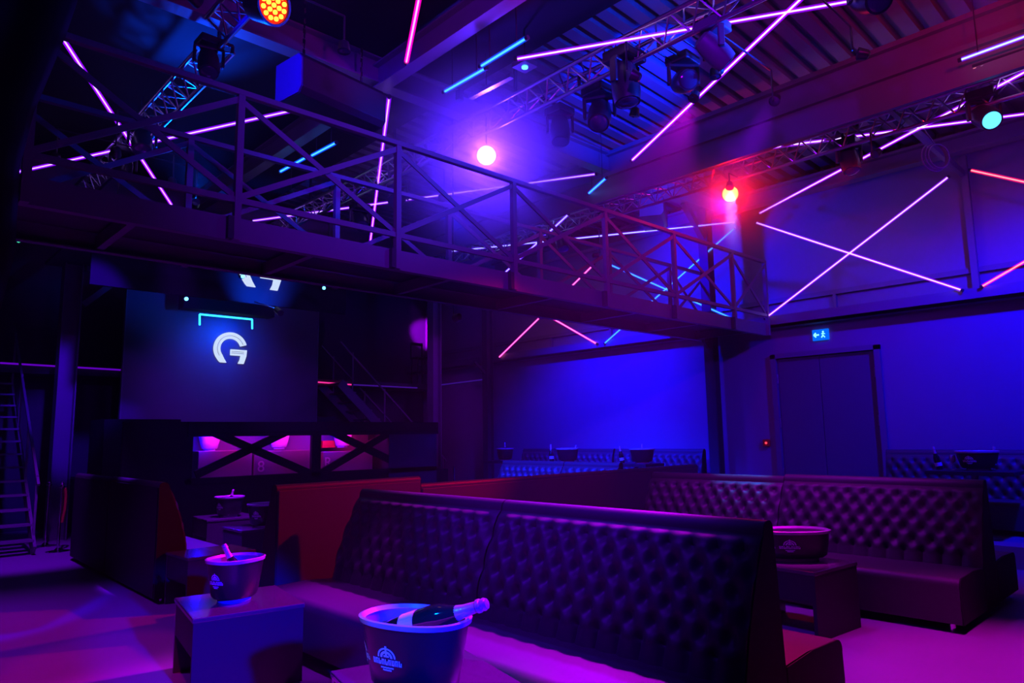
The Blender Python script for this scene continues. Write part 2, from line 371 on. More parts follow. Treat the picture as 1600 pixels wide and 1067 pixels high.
truss((5.62, -2, 5.62), (5.62, 12.6, 5.62), 'centre lighting truss below the roof ribs, carrying most moving heads')
truss((9.25, -2, 5.5), (9.25, 12.4, 5.5), 'right lighting truss beside the boxed beam')
truss((2.5, 6.95, 5.6), (2.5, 12.6, 5.6), 'blue-lit lighting truss at the upper left behind the bridge', wd=.3)
truss((2.35, -2, 5.6), (2.35, 6.5, 5.6), 'near left lighting truss carrying the amber lamp', wd=.28)

# ------------------------------------------------------------------ footbridge
BY0, BY1 = 5.7, 6.83; BX0, BX1 = .72, XW-.24
br = thing('footbridge', 'steel footbridge with crossed railings spanning the hall to the right wall', 'footbridge', (BX0, BY0, 3.24))
def chan(y, s, nm):
    b = bmn(); box(b, BX0, BX1, y-.006, y+.006, 3.24, 3.44); box(b, BX0, BX1, min(y, y+s*.07), max(y, y+s*.07), 3.24, 3.252); box(b, BX0, BX1, min(y, y+s*.07), max(y, y+s*.07), 3.428, 3.44)
    obj(nm, b, 'steel', br)
chan(BY0, 1, 'side_beam'); chan(BY1, -1, 'side_beam')
obj('deck', box(bmn(), BX0, BX1, BY0+.07, BY1-.07, 3.40, 3.425), 'dark', br)
POSTX = [.78, 2.24, 3.83, 5.42, 7.08, 8.66, 10.32]
for x in [1.5, 3.0, 4.6, 6.2, 7.9, 9.5, 11.0]: obj('joist', box(bmn(), x-.03, x+.03, BY0+.01, BY1-.01, 3.26, 3.38), 'steel', br)
ZR, ZL = 4.55, 3.58
for y, s, side in ((BY0, -1, 'near'), (BY1, 1, 'far')):
    rl = bpy.data.objects.new('railing', None); C.objects.link(rl); rl.parent = br; rl.location = Vector((BX0, y, 3.24))-br.location
    yy = y+s*.035
    for x in POSTX+[BX1-.03]:
        obj('post', box(bmn(), x-.028, x+.028, yy-.028, yy+.028, 3.24, ZR-.05 if x > 1 else 4.1), 'steel', rl)
    obj('handrail', box(bmn(), BX0+.1, BX1, yy-.03, yy+.03, ZR-.05, ZR), 'steel', rl, bevel=.005)
    obj('mid_rail', box(bmn(), BX0, BX1, yy-.018, yy+.018, ZL-.025, ZL+.025), 'steel', rl)
    xs = POSTX+[BX1-.03]
    for x0, x1 in zip(xs, xs[1:]):
        b = bmn(); bar(b, (x0, yy-.012, ZL+.02), (x1, yy-.012, ZR-.08), .016, .05); obj('brace', b, 'steel', rl)
        b = bmn(); bar(b, (x0, yy+.012, ZR-.08), (x1, yy+.012, ZL+.02), .016, .05); obj('brace', b, 'steel', rl)
    if side == 'near':
        for x in POSTX[1:]: obj('stiffener', box(bmn(), x-.075, x-.028, y-.06, y, 3.245, 3.435), 'dark', rl)
# dark drape at the left end of the bridge
b = bmn(); n = 120; ys = 5.62
pts = [aty(128, -30, ys), aty(98, 60, ys), aty(48, 180, ys), aty(26, 265, ys), aty(22, 340, ys), aty(18, 400, ys), aty(-8, 500, ys), aty(-60, 620, ys)]
edge = [(p.x, p.z) for p in pts]
prev = None
for ex, ez in edge:
    cur = [b.verts.new((-3.9+(ex+3.9)*i/n, ys-.05+.03*math.sin(i*.63), ez)) for i in range(n+1)]
    if prev:
        for i in range(n): b.faces.new((prev[i], prev[i+1], cur[i+1], cur[i]))
    prev = cur
o = obj('stage_drape', b, 'black', smooth=True); o.modifiers.new('s', 'SOLIDIFY').thickness = .02
tag(o, 'black drape closing the left end of the footbridge', 'curtain')

# ------------------------------------------------------------------ sofas
def tuft(y, s, L, SL, a, bb, s0, nrow, hh):
    fy = min(1, max(0, y/.10), max(0, (L-y)/.10)); n = max(1, round((L-.16)/a)); a = (L-.16)/n; y = y-.08
    r = (s-s0)/bb
    if r < 0: k = abs(math.sin(PI*y/a))**.7; h = (1-(1-k)*max(0, 1+r*1.6)); h *= .9
    elif r > nrow-1:
        o = (nrow-1) % 2; k = abs(math.sin(PI*(y/a-.5*o)))**.6; t = min(1, (r-nrow+1)/1.6); h = (1-(1-k)*(1-.6*t))*.9
    else:
        p, q = y/a+r/2, y/a-r/2
        cr = (abs(math.sin(PI*p))*abs(math.sin(PI*q)))**.5
        dp, dq = p-round(p), q-round(q)
        h = 1-.16*(1-cr)-.84*math.exp(-(dp*dp+dq*dq)*11)
    edge = min(1, s/.05, (SL-s)/.03) if s < SL else 0
    return hh*h*(.35+.65*fy)*max(0, edge)
def sofa(label, loc, rz, L, sd=.6, bb=.42, lean=.27, H=1.15, double=True, rs=.68, step=.014, group=None, tuftrows=6, z0=.0, mt='leather', rear='panelback', a=.155, vcap=True):
    t = thing('lounge_sofa', label, 'sofa', loc, rz, group)
    sh = .42
    def seatprof(x0, x1, flip=False):
        pr = [(0, .07), (-.012, .2), (-.004, .34)]
        for k in range(7): an = PI-k*PI/12; pr.append((.06+.066*math.cos(an), sh-.06+.062*math.sin(an)))
        pr += [((x1-x0)*.55, sh+.012), (x1-x0, sh-.01), (x1-x0, .07)]
        return [((x0+x) if not flip else (x1-x), z) for x, z in pr]
    b = bmn(); prism(b, seatprof(0, sd+.06), 0.004, L-.004); obj('seat', b, mt, t, world=False, smooth=True)
    # back: cross-section with the tufted front
    x0, x1 = sd, sd+lean; zt = H-.07
    SL = math.hypot(lean, zt-.36); K = int(SL/step); sec = []
    nx, nz = -(zt-.36)/SL, lean/SL
    for k in range(K+1):
        s = SL*(1-k/K)          # distance down from the top
        f = k/K; bow = .03*math.sin(PI*f)
        sec.append((x0+lean*f+nx*bow, .36+(zt-.36)*f+nz*bow, s))
    top = []
    tw = .1; xr = x1+tw
    for k in range(1, 7): an = PI-k*PI/14; top.append((x1+.05+.05*math.cos(an)*1.0, zt+.07*math.sin(an)))
    for k in range(0, 7): an = PI/2-k*PI/12; top.append((xr-.04+.04*math.cos(an), zt+.03+.04*math.sin(an)))
    if double: rearp = [(sd+bb, .36), (sd+bb, .05)]
    else: rearp = [(xr, .6), (xr, .05)]
    rest = top+rearp+[(x0+.02, .05)]
    NY = max(2, int(L/step)); b = bmn(); rowsv = []
    for j in range(NY+1):
        y = L*j/NY; row = []
        for (x, z, s) in sec:
            h = tuft(y, s, L, SL, a, .108, .085, tuftrows, .05)
            row.append(b.verts.new((x+nx*h, y, z+nz*h)))
        for (x, z) in rest: row.append(b.verts.new((x, y, z)))
        rowsv.append(row)
    n = len(rowsv[0])
    for A, B in zip(rowsv, rowsv[1:]):
        for i in range(n): b.faces.new((A[i], A[(i+1) % n], B[(i+1) % n], B[i]))
    b.faces.new(rowsv[0][::-1]); b.faces.new(rowsv[-1])
    o = obj('backrest', b, mt, t, world=False, smooth=True)
    if not double:
        obj('rear_panel', box(bmn(), xr-.004, xr+.012, .01, L-.01, .06, H-.05), rear, t, world=False, bevel=.006)
    if double:
        b = bmn(); prism(b, seatprof(sd+bb-.08, sd+bb+rs, True), .004, L-.004); obj('rear_seat', b, mt, t, world=False, smooth=True)
    for y0, y1 in ((-.006, .0), (L, L+.006)):
        b = bmn(); prism(b, [(x, z) for x, z, s in sec if z > .4]+rest[:-1]+[(x0+.03, .05), (x0+.03, .4)], y0, y1)
        obj('end_panel', b, 'cloth_and_shade', t, world=False)  # black end sheets added, shade on the sofa ends put into their colour
        b = bmn(); prism(b, seatprof(0, sd+.02), y0, y1); obj('seat_end_shade', b, 'cloth_and_shade', t, world=False)
        if double: b = bmn(); prism(b, seatprof(sd+bb+.01, sd+bb+rs, True), y0, y1); obj('seat_end_shade', b, 'cloth_and_shade', t, world=False)
    xe = sd+bb+(rs if double else 0)
    for x, y in ((.08, .1), (.08, L-.1), (xe-.1, .1), (xe-.1, L-.1)):
        obj('foot', rod(bmn(), (x, y, 0), (x, y, .075), .022, 10), 'chrome', t, world=False)
    return t
GS = 'tufted back-to-back lounge sofas'
sofa('front dark tufted lounge sofa, longer right half behind the nearest ice bucket', (2.56, 1.80, 0), 0, 1.95, group=GS, step=.0115)
sofa('front dark tufted lounge sofa, left half ending by the blue-fronted table', (2.56, 3.765, 0), 0, 1.88, group=GS, step=.0115)
sofa('purple-lit tufted sofa at the right with its rounded seat end showing', (6.5, 1.78, 0), 0, 1.84, group=GS, sd=.68, H=1.14)
sofa('purple-lit tufted sofa at the right, far half with cyan light on its top', (6.5, 3.635, 0), 0, 1.72, group=GS, sd=.68, H=1.12)
sofa('blue-lit tufted sofa behind the long red-lit back, right half', (7.95, 6.95, 0), 0, 1.15, group=GS, H=1.16, step=.022)
sofa('blue-lit tufted sofa behind the long red-lit back, left end by the stage', (7.95, 8.12, 0), 0, 1.5, group=GS, H=1.16, step=.022)
GR = 'sofas seen from their plain backs'
def back(label, loc, rz, L, H, rear='panelback'): return sofa(label, loc, rz, L, sd=.58, bb=.3, lean=.2, H=H, double=False, step=.03, group=GR, rear=rear)
# rear faces -Y: depth axis turned so that the seat looks to +Y
back('red-lit plain sofa back, left panel beside the corner seat', (2.78, 6.80, 0), -PI/2, 1.52, 1.21)
back('long dark red sofa back running right behind the front sofa', (4.31, 6.80, 0), -PI/2, 5.1, 1.135)
back('black sofa at the left seen from its back, near half with curved end', (3.28, 9.6, 0), PI-.015, 1.9, 1.19, 'cloth_and_shade')
back('black sofa at the left seen from its back, far half towards the stage', (3.31, 11.5, 0), PI-.015, 1.88, 1.18, 'cloth_and_shade')
GWB = 'blue tufted benches along the right wall'
def bench(label, y0, L): return sofa(label, (10.76, y0, .25), 0, L, sd=.5, bb=.2, lean=.06, H=1.06, double=False, step=.02, group=GWB)
bench('blue tufted wall bench at the far right past the double door', 1.0, 2.9)
bench('blue tufted wall bench nearest the right frame edge', -1.5, 2.48)
bench('blue tufted wall bench under the blue light pool, right half', 7.0, 2.0)
bench('blue tufted wall bench under the blue light pool, left half', 9.05, 2.6)

# ------------------------------------------------------------------ tables
def table(label, loc, rz, w, dp, h=.5, group='low lacquered cube tables', post=False):
    t = thing('side_table', label, 'table', loc, rz, group)
    if post:
        obj('tabletop', box(bmn(), -w/2, w/2, -dp/2, dp/2, h-.05, h), 'tablebody', t, world=False, bevel=.006)
        obj('pedestal', rod(bmn(), (0, 0, .02), (0, 0, h-.05), .04, 16), 'steel', t, world=False, smooth=True)
        obj('base', rod(bmn(), (0, 0, 0), (0, 0, .02), .22, 24), 'steel', t, world=False, smooth=True)
        return t
    obj('tabletop', box(bmn(), -w/2-.008, w/2+.008, -dp/2-.008, dp/2+.008, h-.03, h), 'table', t, world=False, bevel=.006)
    obj('front_panel', box(bmn(), -w/2, w/2, -dp/2, -dp/2+.03, 0, h-.03), 'tablebody', t, world=False)
    obj('rear_panel', box(bmn(), -w/2, w/2, dp/2-.03, dp/2, 0, h-.03), 'table', t, world=False)
    for xa in (-w/2, w/2-.02): obj('apron', box(bmn(), xa, xa+.02, -dp/2+.03, dp/2-.03, h-.24, h-.03), 'tablebody', t, world=False)
    obj('shelf', box(bmn(), -w/2+.02, w/2-.02, -dp/2+.03, dp/2-.03, h-.26, h-.24), 'dark', t, world=False)
    return t
T = {}
table('blue-fronted cube table at the lower left under a round ice bucket', (2.09, 5.01, 0), math.radians(-10), .69, .72)
table('magenta-lit table at the bottom edge under the nearest ice bucket', (2.03, 2.72, 0), math.radians(-14), .68, .78)
table('cube table behind the blue-fronted one, against the black sofa end', (2.8, 7.42, 0), math.radians(2), .66, .56)
table('cube table before the stage carrying a small ice bucket', (4.2, 10.62, 0), math.radians(-4), .72, .7)
table('cube table half hidden behind the red-lit sofa back', (3.98, 9.05, 0), 0, .62, .6)
table('table in front of the right-hand purple sofa under an oval bucket', (5.90, 2.82, 0), math.radians(-5), .67, .70, .52)
GT = 'high tables on the wall platform'
table('high table at the far right with an oval bucket and bottle', (10.35, 2.55, .25), 0, .6, .95, .83, GT, True)
table('high table under the blue light pool, right one', (10.35, 7.75, .25), 0, .55, .8, .83, GT, True)
table('high table under the blue light pool, middle one', (10.35, 9.55, .25), 0, .55, .8, .83, GT, True)
table('high table under the blue light pool, left one', (10.35, 11.2, .25), 0, .55, .8, .83, GT, True)

# ------------------------------------------------------------------ ice buckets and bottles
def bucket(label, loc, rz, rx=.19, ry=.19, h=.27, crest=(), mt='bucket', rimm='rim', group='champagne ice buckets', taper=.8, pw=2.3):
    t = thing('ice_bucket', label, 'ice bucket', loc, rz, group)
    k = ry/rx; hb = .03
    b = bmn(); lathe(b, [(rx*taper*.9, hb), (rx*taper, hb+.02), (rx*(taper+1)/2, h*.55), (rx*.985, h-.02), (rx*.95, h-.02), (rx*(taper+1)/2*.94, h*.5), (rx*taper*.9, hb+.03), (.01, hb+.03)], 48, sx=1, sy=k, pw=pw)
    obj('body', b, mt, t, world=False, smooth=True)
    b = bmn(); lathe(b, [(rx*taper*.72, 0), (rx*taper*.74, .008), (rx*taper*.66, hb+.005)], 40, sx=1, sy=k, pw=pw); obj('base', b, rimm, t, world=False, smooth=True)
    b = bmn(); lathe(b, [(rx*.985, h-.024), (rx*1.03, h-.02), (rx*1.05, h), (rx*1.0, h+.004), (rx*.94, h-.012), (rx*.92, h-.012), (rx*.95, h-.03)], 48, sx=1, sy=k, pw=pw)
    b.faces.ensure_lookup_table(); bmesh.ops.delete(b, geom=[f for f in b.faces if len(f.verts) > 8], context='FACES_ONLY')
    obj('rim', b, rimm, t, world=False, smooth=True)
    b = bmn(); lathe(b, [(rx*.935, h-.014), (rx*taper*.93, h*.34), (.01, h*.32)], 40, sx=1, sy=k, pw=pw); b.faces.ensure_lookup_table()
    bmesh.ops.delete(b, geom=[f for f in b.faces if len(f.verts) > 8 and f.calc_center_median().z > h*.9], context='FACES_ONLY')
    obj('liner', b, 'liner' if mt == 'bucket' else mt, t, world=False, smooth=True)
    for c0 in crest:                                         # printed crest following the curved side
        b = bmn()
        def P(u, v):
            an = c0+u/ry if rx < ry*1.2 else c0+u/(.75*rx); z = h*.5+v; f = (z-hb)/(h-hb); r = rx*(taper+(1-taper)*f)*1.012
            ca, sa = math.cos(an), math.sin(an); kk = (abs(ca)**pw+abs(sa)**pw)**(-1/pw)
            return (r*ca*kk, r*k*sa*kk, z)
        def quad(u0, v0, u1, v1, m=3):
            for i in range(m):
                a0 = u0+(u1-u0)*i/m; a1 = u0+(u1-u0)*(i+1)/m
                b.faces.new([b.verts.new(P(*q)) for q in ((a0, v0), (a1, v0), (a1, v1), (a0, v1))])
        for i in range(9):
            u = -.068+i*.0152; quad(u, -.012, u+.0045, .012, 1); quad(u, (.006 if i % 2 else -.012), u+.0115, (.012 if i % 2 else -.006), 1); quad(u+.008, -.012, u+.0118, .004 if i % 3 else .012, 1)
        for r0, r1 in ((.034, .041), (.018, .028)):
            for i in range(12):
                a0 = PI*i/12; a1 = PI*(i+1)/12
                b.faces.new([b.verts.new(P(r*math.cos(a), .018+r*math.sin(a))) for r, a in ((r0, a0), (r1, a0), (r1, a1), (r0, a1))])
        quad(-.004, .02, .004, .066, 1); quad(-.03, -.026, .03, -.020); quad(-.02, -.036, .02, -.030); quad(-.012, .02, .012, .028)
        obj('crest', b, 'print', t, world=False)
    return t
def bottle(label, foot, direc, L=.31, group='champagne bottles', fo='foil', lab=True):
    q = Vector(direc).normalized().to_track_quat('Z', 'Y'); t = thing('champagne_bottle', label, 'bottle', foot, 0, group)
    t.rotation_euler = q.to_euler(); s = L/.31
    pr = [(.012, .008), (.04, 0), (.044, .01), (.044, .15), (.040, .175), (.028, .205), (.018, .235)]
    obj('body', lathe(bmn(), [(r*s, z*s) for r, z in pr]+[(.012*s, .25*s)], 24), 'glass', t, world=False, smooth=True)
    pr = [(.0205, .215), (.024, .213), (.0175, .245), (.0155, .285), (.019, .288), (.019, .297), (.0165, .3), (.018, .31), (.014, .318), (.003, .32)]
    obj('foil', lathe(bmn(), [(r*s, z*s) for r, z in pr], 20), fo, t, world=False, smooth=True)
    if lab: obj('label', lathe(bmn(), [(.0442*s, .05*s), (.0448*s, .05*s), (.0448*s, .10*s), (.0442*s, .10*s)], 24), 'label', t, world=False, smooth=True)
    return t
GBK = 'champagne ice buckets'
bz = .5
T6 = atz(1243, 874, .52)
BF = EYE+ray(612, 992)*3.16; BT = EYE+ray(757, 944)*3.02
bucket('nearest black ice bucket with printed crests at the bottom edge', (1.91, 2.67, bz), math.radians(-72), .255, .175, .32, crest=(math.radians(262), math.radians(214)))
bottle('champagne bottle lying out of the nearest ice bucket, pink foil neck', BF, BT-BF, L=(BT-BF).length)
bottle('second dark bottle sunk inside the nearest ice bucket', (1.86, 2.84, bz+.2), (.10, -.35, .05), L=.3)
bucket('round black ice bucket with blue rim on the blue-fronted table', (2.07, 5.03, bz), .3, .19, .17, .29, crest=(math.radians(185),))
bottle('magenta foil bottle neck standing in the blue-rimmed bucket', (2.12, 4.98, bz+.08), (-.30, .16, .7), L=.33)
bucket('small ice bucket on the table before the stage', (4.2, 10.5, bz), .2, .20, .18, .29, crest=(math.radians(190),))
bottle('bottle with violet neck leaning right in the small bucket before the stage', (4.18, 10.5, bz+.09), (.15, -.1, .8), L=.3)
bucket('ice bucket mostly hidden by the red-lit sofa back edge', (4.03, 8.95, bz), .2, .2, .18, .29, crest=(math.radians(205),))
bucket('wide oval black ice bucket glowing magenta inside, before the right-hand sofa', (T6.x, T6.y, .52), math.radians(-43), .29, .19, .25, crest=(math.radians(248), math.radians(205)), taper=.9)
bottle('magenta-lit bottle slanting left out of the wide oval bucket', (T6.x-.05, T6.y+.08, .60), (-.42, .42, .34), L=.34)
HZ = 1.08
bucket('oval bucket on the high table at the far right', (10.35, 2.5, HZ), math.radians(-52), .24, .16, .24, crest=(math.radians(228),))
bottle('small bottle neck just above the far right bucket rim', (10.38, 2.36, HZ+.03), (.1, -.1, .8), L=.26)
bottle('bottle leaning left on the far right high table with label showing', (10.35, 2.93, HZ), (-.06, .14, .8), L=.29)
bucket('ice bucket on the right high table under the blue pool', (10.35, 7.62, HZ), math.radians(-50), .22, .17, .26)
bottle('bottle leaning left beside the right high-table bucket', (10.3, 8.02, HZ), (-.05, .12, .8), L=.3)
bottle('bottle neck poking from the right high-table bucket', (10.4, 7.65, HZ+.03), (.05, .05, .8), L=.3)
bucket('ice bucket on the middle high table under the blue pool', (10.35, 9.4, HZ), math.radians(-50), .22, .17, .26)
bottle('upright bottle beside the middle high-table bucket', (10.3, 9.78, HZ), (-.02, .04, .8), L=.33)
bottle('bottle neck poking right from the middle high-table bucket', (10.4, 9.3, HZ+.03), (.12, -.12, .8), L=.29)
bucket('ice bucket on the left high table under the blue pool', (10.35, 11.2, HZ), 0, .18, .17, .26)
bottle('bottle neck standing in the left high-table bucket', (10.35, 11.2, HZ+.03), (0, 0.02, .8), L=.34)
t = thing('wine_glass', 'clear stemmed glass by the far right bottle', 'glass', (10.33, 2.77, HZ))
obj('foot', lathe(bmn(), [(.03, 0), (.03, .003), (.004, .008)], 20), 'rim', t, world=False, smooth=True)
obj('stem', rod(bmn(), (0, 0, .004), (0, 0, .09), .004, 8), 'rim', t, world=False)
obj('bowl', lathe(bmn(), [(.004, .085), (.03, .11), (.036, .15), (.03, .19), (.028, .19), (.034, .15), (.027, .112), (.004, .09)], 20), 'rim', t, world=False, smooth=True)

# ------------------------------------------------------------------ stage, booth, screens
YS = 11.6
b = bmn(); box(b, 3.1, 9.2, YS+.1, 16, 0, .95); struct('stage_floor', b, 'black', 'black stage block behind the lounge')
t = thing('dj_booth', 'long black booth on the stage front with crossed bars over lit shelves', 'booth', (3.7, YS, .95))
def Y(px, py): return aty(px, py, YS)
tp = Y(290, 655); x0b, x1b = Y(300, 700).x, Y(606, 700).x; xr = Y(671, 665).x
obj('bar_top', box(bmn(), x0b-.1, xr+.15, YS-.1, YS+.75, 1.72, 1.9), 'black', t, bevel=.01)
obj('front_lip', box(bmn(), x0b-.1, xr+.15, YS-.1, YS-.06, 1.665, 1.72), 'black', t)
obj('bottom_rail', box(bmn(), x0b-.1, xr+.15, YS-.04, YS+.06, .93, 1.02), 'black', t)
obj('side_panel', box(bmn(), x0b-1.0, x0b, YS-.04, YS+.04, .35, 1.9), 'black', t)
obj('end_panel', box(bmn(), x1b, xr+.15, YS-.04, YS+.7, .3, 1.72), 'table', t)
obj('upright', box(bmn(), Y(486, 700).x, Y(500, 700).x, YS-.04, YS+.04, .95, 1.74), 'black', t)
obj('kick_panel', box(bmn(), x0b-1.0, xr+.15, YS, YS+.05, 0, .95), 'black', t)
for a, c in (((325, 672), (486, 742)), ((305, 742), (470, 664)), ((495, 664), (608, 718)), ((499, 742), (608, 676))):
    b = bmn(); p, q = Y(*a), Y(*c); p.z = max(p.z, .99); q.z = max(q.z, .99); bar(b, p+Vector((0, -.01, 0)), q+Vector((0, -.01, 0)), .05, .13, up=(0, 1, 0) if False else (0, 0, 1)); obj('cross_bar', b, 'black', t)
obj('back_board', box(bmn(), x0b, x1b, YS+.72, YS+.75, .95, 1.74), 'crate', t)
b = bmn(); box(b, x0b+.05, x1b-.05, YS+.05, YS+.09, 1.705, 1.72)
obj('light_strip', b, emit('added_strip', (1., .01, .45), 2.5), t)  # glowing strip added as a source for the light inside the booth
ls = bpy.data.lights.new('booth_light', 'AREA'); ls.shape = 'RECTANGLE'; ls.size = 3.2; ls.size_y = .05; ls.color = (1, .008, .5); ls.energy = 13
lo = bpy.data.objects.new('booth_light', ls); C.objects.link(lo); lo.location = ((x0b+x1b)/2, YS+.12, 1.69); lo.rotation_euler = (math.radians(35), 0, 0)
GX = 'crates inside the booth'
for i, (a, c, zt, ch, lb) in enumerate(((308, 392, 704, None, 'plain pale crate at the left of the booth'), (395, 482, 704, '8', 'pale crate inside the booth marked 8'), (503, 580, 705, 'R', 'pale crate inside the booth marked R'))):
    xa, xb = aty(a, 720, YS+.25).x, aty(c, 720, YS+.25).x; z = aty((a+c)/2, zt, YS+.2).z
    cr = thing('storage_crate', lb, 'crate', (xa, YS+.2, .95), group=GX)
    obj('crate_body', box(bmn(), xa, xb, YS+.2, YS+.6, .95, z), 'crate', cr, bevel=.008)
    if ch:
        fc = bpy.data.curves.new('crate_letter', 'FONT'); fc.body = ch; fc.size = .26; fc.extrude = .003
        fo = bpy.data.objects.new('crate_letter', fc); C.objects.link(fo); fo.parent = cr
        fo.rotation_euler = (PI/2, 0, 0); px = 402 if ch == '8' else 506
        fc.materials.append(M['label'])
        fo.location = Vector((aty(px, 720, YS+.2).x, YS+.19, aty(px, 737 if ch == '8' else 730, YS+.2).z))-cr.location; 
        bpy.context.view_layer.update(); me = bpy.data.meshes.new_from_object(fo); fm = bpy.data.objects.new('crate_letter', me); C.objects.link(fm)
        fm.parent = cr; fm.location = fo.location; fm.rotation_euler = fo.rotation_euler; fm['label'] = 'pale character printed on the crate'; bpy.data.objects.remove(fo)
zc = aty(350, 704, YS+.2).z
for px, lb in ((327, 'frosted bucket on the left booth crate, half blue'), (436, 'frosted bucket on the booth crate marked 8'), (535, 'frosted bucket on the booth crate marked R')):
    x = aty(px, 700, YS+.4).x; bucket(lb, (x, YS+.4, zc), 0, .17, .15, .25, mt='frost', rimm='frost', group='frosted buckets inside the booth', taper=.75)
    bottle({327: 'bottle in the left frosted booth bucket', 436: 'bottle in the frosted bucket behind the first cross', 535: 'bottle in the frosted bucket behind the second cross'}[px], (x, YS+.4, zc+.05), (.14, -.1, .8), L=.24)
for px, lb in ((512, 'red carton left of the bucket on the crate marked R'), (594, 'orange red carton at the right end inside the booth')):
    x = aty(px, 700, YS+.5).x; o = obj('carton', box(bmn(), x-.13, x+.13, YS+.45, YS+.62, zc if px < 550 else .95, zc+.13 if px < 550 else 1.25), 'redbox', bevel=.005); tag(o, lb, 'box')
for px, lb, col in ((400, 'blue glow puck light behind the left cross', BLUE), (530, 'blue glow puck light behind the right cross', BLUE)):
    pass
ls = bpy.data.lights.new('booth_blue', 'POINT'); ls.color = BLUE; ls.energy = 16; ls.shadow_soft_size = .03
for px in (330, 430, 532):
    lo = bpy.data.objects.new('booth_blue', ls); C.objects.link(lo); p = aty(px-14, 690, YS+.14); lo.location = (p.x, YS+.14, 1.62)
# black blocks left of booth (sub stacks)
o = obj('sub_speaker', box(bmn(), 3.1, 4.3, 13.0, 13.9, .95, 1.98), 'black', bevel=.01); tag(o, 'black bass speaker stack left of the booth', 'speaker')
o = obj('stage_riser', box(bmn(), 7.75, 8.2, 14.6, 15.0, .95, 2.1), 'speaker', bevel=.01); tag(o, 'upright dark speaker cabinet behind the booth, right of the screen', 'speaker')

# screen with G sign
def gsign(label, cx, y, cz_, R, parent_y=None):
    t = thing('letter_sign', label, 'sign', (cx, y, cz_), group='glowing letter G signs'); b = bmn(); ri = .61
    def ring(r0, r1, a0, a1, n, yy, bb):
        A = []
        for i in range(n+1):
            an = a0+(a1-a0)*i/n
            A.append([bb.verts.new((cx+r*R*math.cos(an), yv, cz_+r*R*math.sin(an))) for r in (r0, r1) for yv in (y, yy)])
        for P_, Q_ in zip(A, A[1:]):
            for i, j in ((0, 1), (1, 3), (3, 2), (2, 0)): bb.faces.new((P_[i], P_[j], Q_[j], Q_[i]))
        bb.faces.new([A[0][k] for k in (0, 1, 3, 2)]); bb.faces.new([A[-1][k] for k in (0, 1, 3, 2)])
    ring(ri, 1, math.radians(17), math.radians(218), 48, y-.03, b)
    def poly(pts):
        A = [b.verts.new((cx+u*R, y, cz_+v*R)) for u, v in pts]; B = [b.verts.new((cx+u*R, y-.03, cz_+v*R)) for u, v in pts]
        b.faces.new(A); b.faces.new(B[::-1]); n = len(pts)
        for i in range(n): b.faces.new((A[i], B[i], B[(i+1) % n], A[(i+1) % n]))
    poly([(-.481, -.375), (-.788, -.616), (-.70, -.74), (-.60, -.84), (-.22, -.84), (-.36, -.62)])
    poly([(0, -.02), (.995, -.02), (.97, -.38), (.62, -.38), (0, -.38)])
    poly([(.62, -.38), (.97, -.38), (.82, -.86), (.47, -.86), (.58, -.62)])
    obj('letter', b, emit('sign_white', (.62, .75, 1.0), 1.0), t)
    b = bmn(); ring(.78, .80, math.radians(22), math.radians(214), 48, y-.034, b)
    for z in (-.15, -.25): box(b, cx+.06*R, cx+.8*R, y-.034, y-.03, cz_+z*R-.004, cz_+z*R+.004)
    obj('inline_groove', b, 'steel', t)
    return t
YC = 14.5
b = bmn(); p, q = aty(200, 450, YC), aty(497, 490, YC)
sc = thing('stage_screen', 'large dark screen wall behind the booth', 'screen', (p.x, YC, .95))
obj('screen_face', box(bmn(), p.x, q.x, YC, YC+.08, .95, 4.6), 'screen', sc)
for xa in (p.x-.02, q.x): obj('edge_trim', box(bmn(), xa, xa+.02, YC-.01, YC+.09, .95, 4.6), 'steel', sc)
g = aty(360.5, 545, YC-.03); gsign('white glowing letter G on the big stage screen', g.x, YC-.002, g.z, .345)
# canopy over the stage with its own sign
YH = 11.0; p, q = aty(140, 447, YH), aty(500, 487, YH)
cn = thing('stage_canopy', 'dark canopy over the stage hanging behind the footbridge', 'canopy', (p.x, YH, 3.78))
obj('fascia', box(bmn(), p.x, q.x+.5, YH, YH+.06, 3.79, 4.75), 'black', cn)
obj('canopy_roof', box(bmn(), p.x, q.x+.5, YH+.06, YC-.2, 4.69, 4.75), 'dark', cn)
for x in (p.x+.3, q.x+.2):
    for y in (YH+.1, YC-.5): obj('hanger', rod(bmn(), (x, y, 4.74), (x, y, roofz(x)+.02), .012, 6), 'case', cn)
g = aty(405, 437, YH-.02); gsign('second letter G on the canopy edge, upper half hidden by the footbridge', g.x+.02, YH-.002, g.z+.17, .36)
# boxed header lamp in front of the screen
YK = 13.6
t = thing('led_panel_light', 'cyan outlined bar lamp hanging over the letter G', 'light', tuple(aty(350, 490, YK)))
p0, p1, p2, p3 = aty(312, 508, YK), aty(312, 491, YK), aty(394, 499, YK), aty(394, 514, YK)
b = bmn(); path(b, [p0, p1, p2, p3], .018); obj('light_strip', b, emit('cyan_strip', (.02, .45, 1), 4), t)
pa, pb = aty(288, 461, YK), aty(430, 478, YK)
obj('housing', box(bmn(), pa.x, pb.x, YK+.02, YK+.3, aty(350, 490, YK).z+.04, pa.z+.05), 'black', t)
for px in (300, 420):
    pp = aty(px, 470, YK); obj('hanger', rod(bmn(), (pp.x, YK+.15, pp.z), (pp.x, YK+.15, 4.7), .012, 6), 'case', t)
spot('sign_wash', (aty(362, 505, YC).x, YK-.1, aty(352, 500, YK).z), aty(355, 545, YC), (0, .05, 1), 170, 120, 1.0, .05)
spot('canopy_wash', (g.x-.05, YH-.75, 3.6), (g.x+.02, YH, 4.12), (0, .05, 1), 700, 80, 1.0, .05)
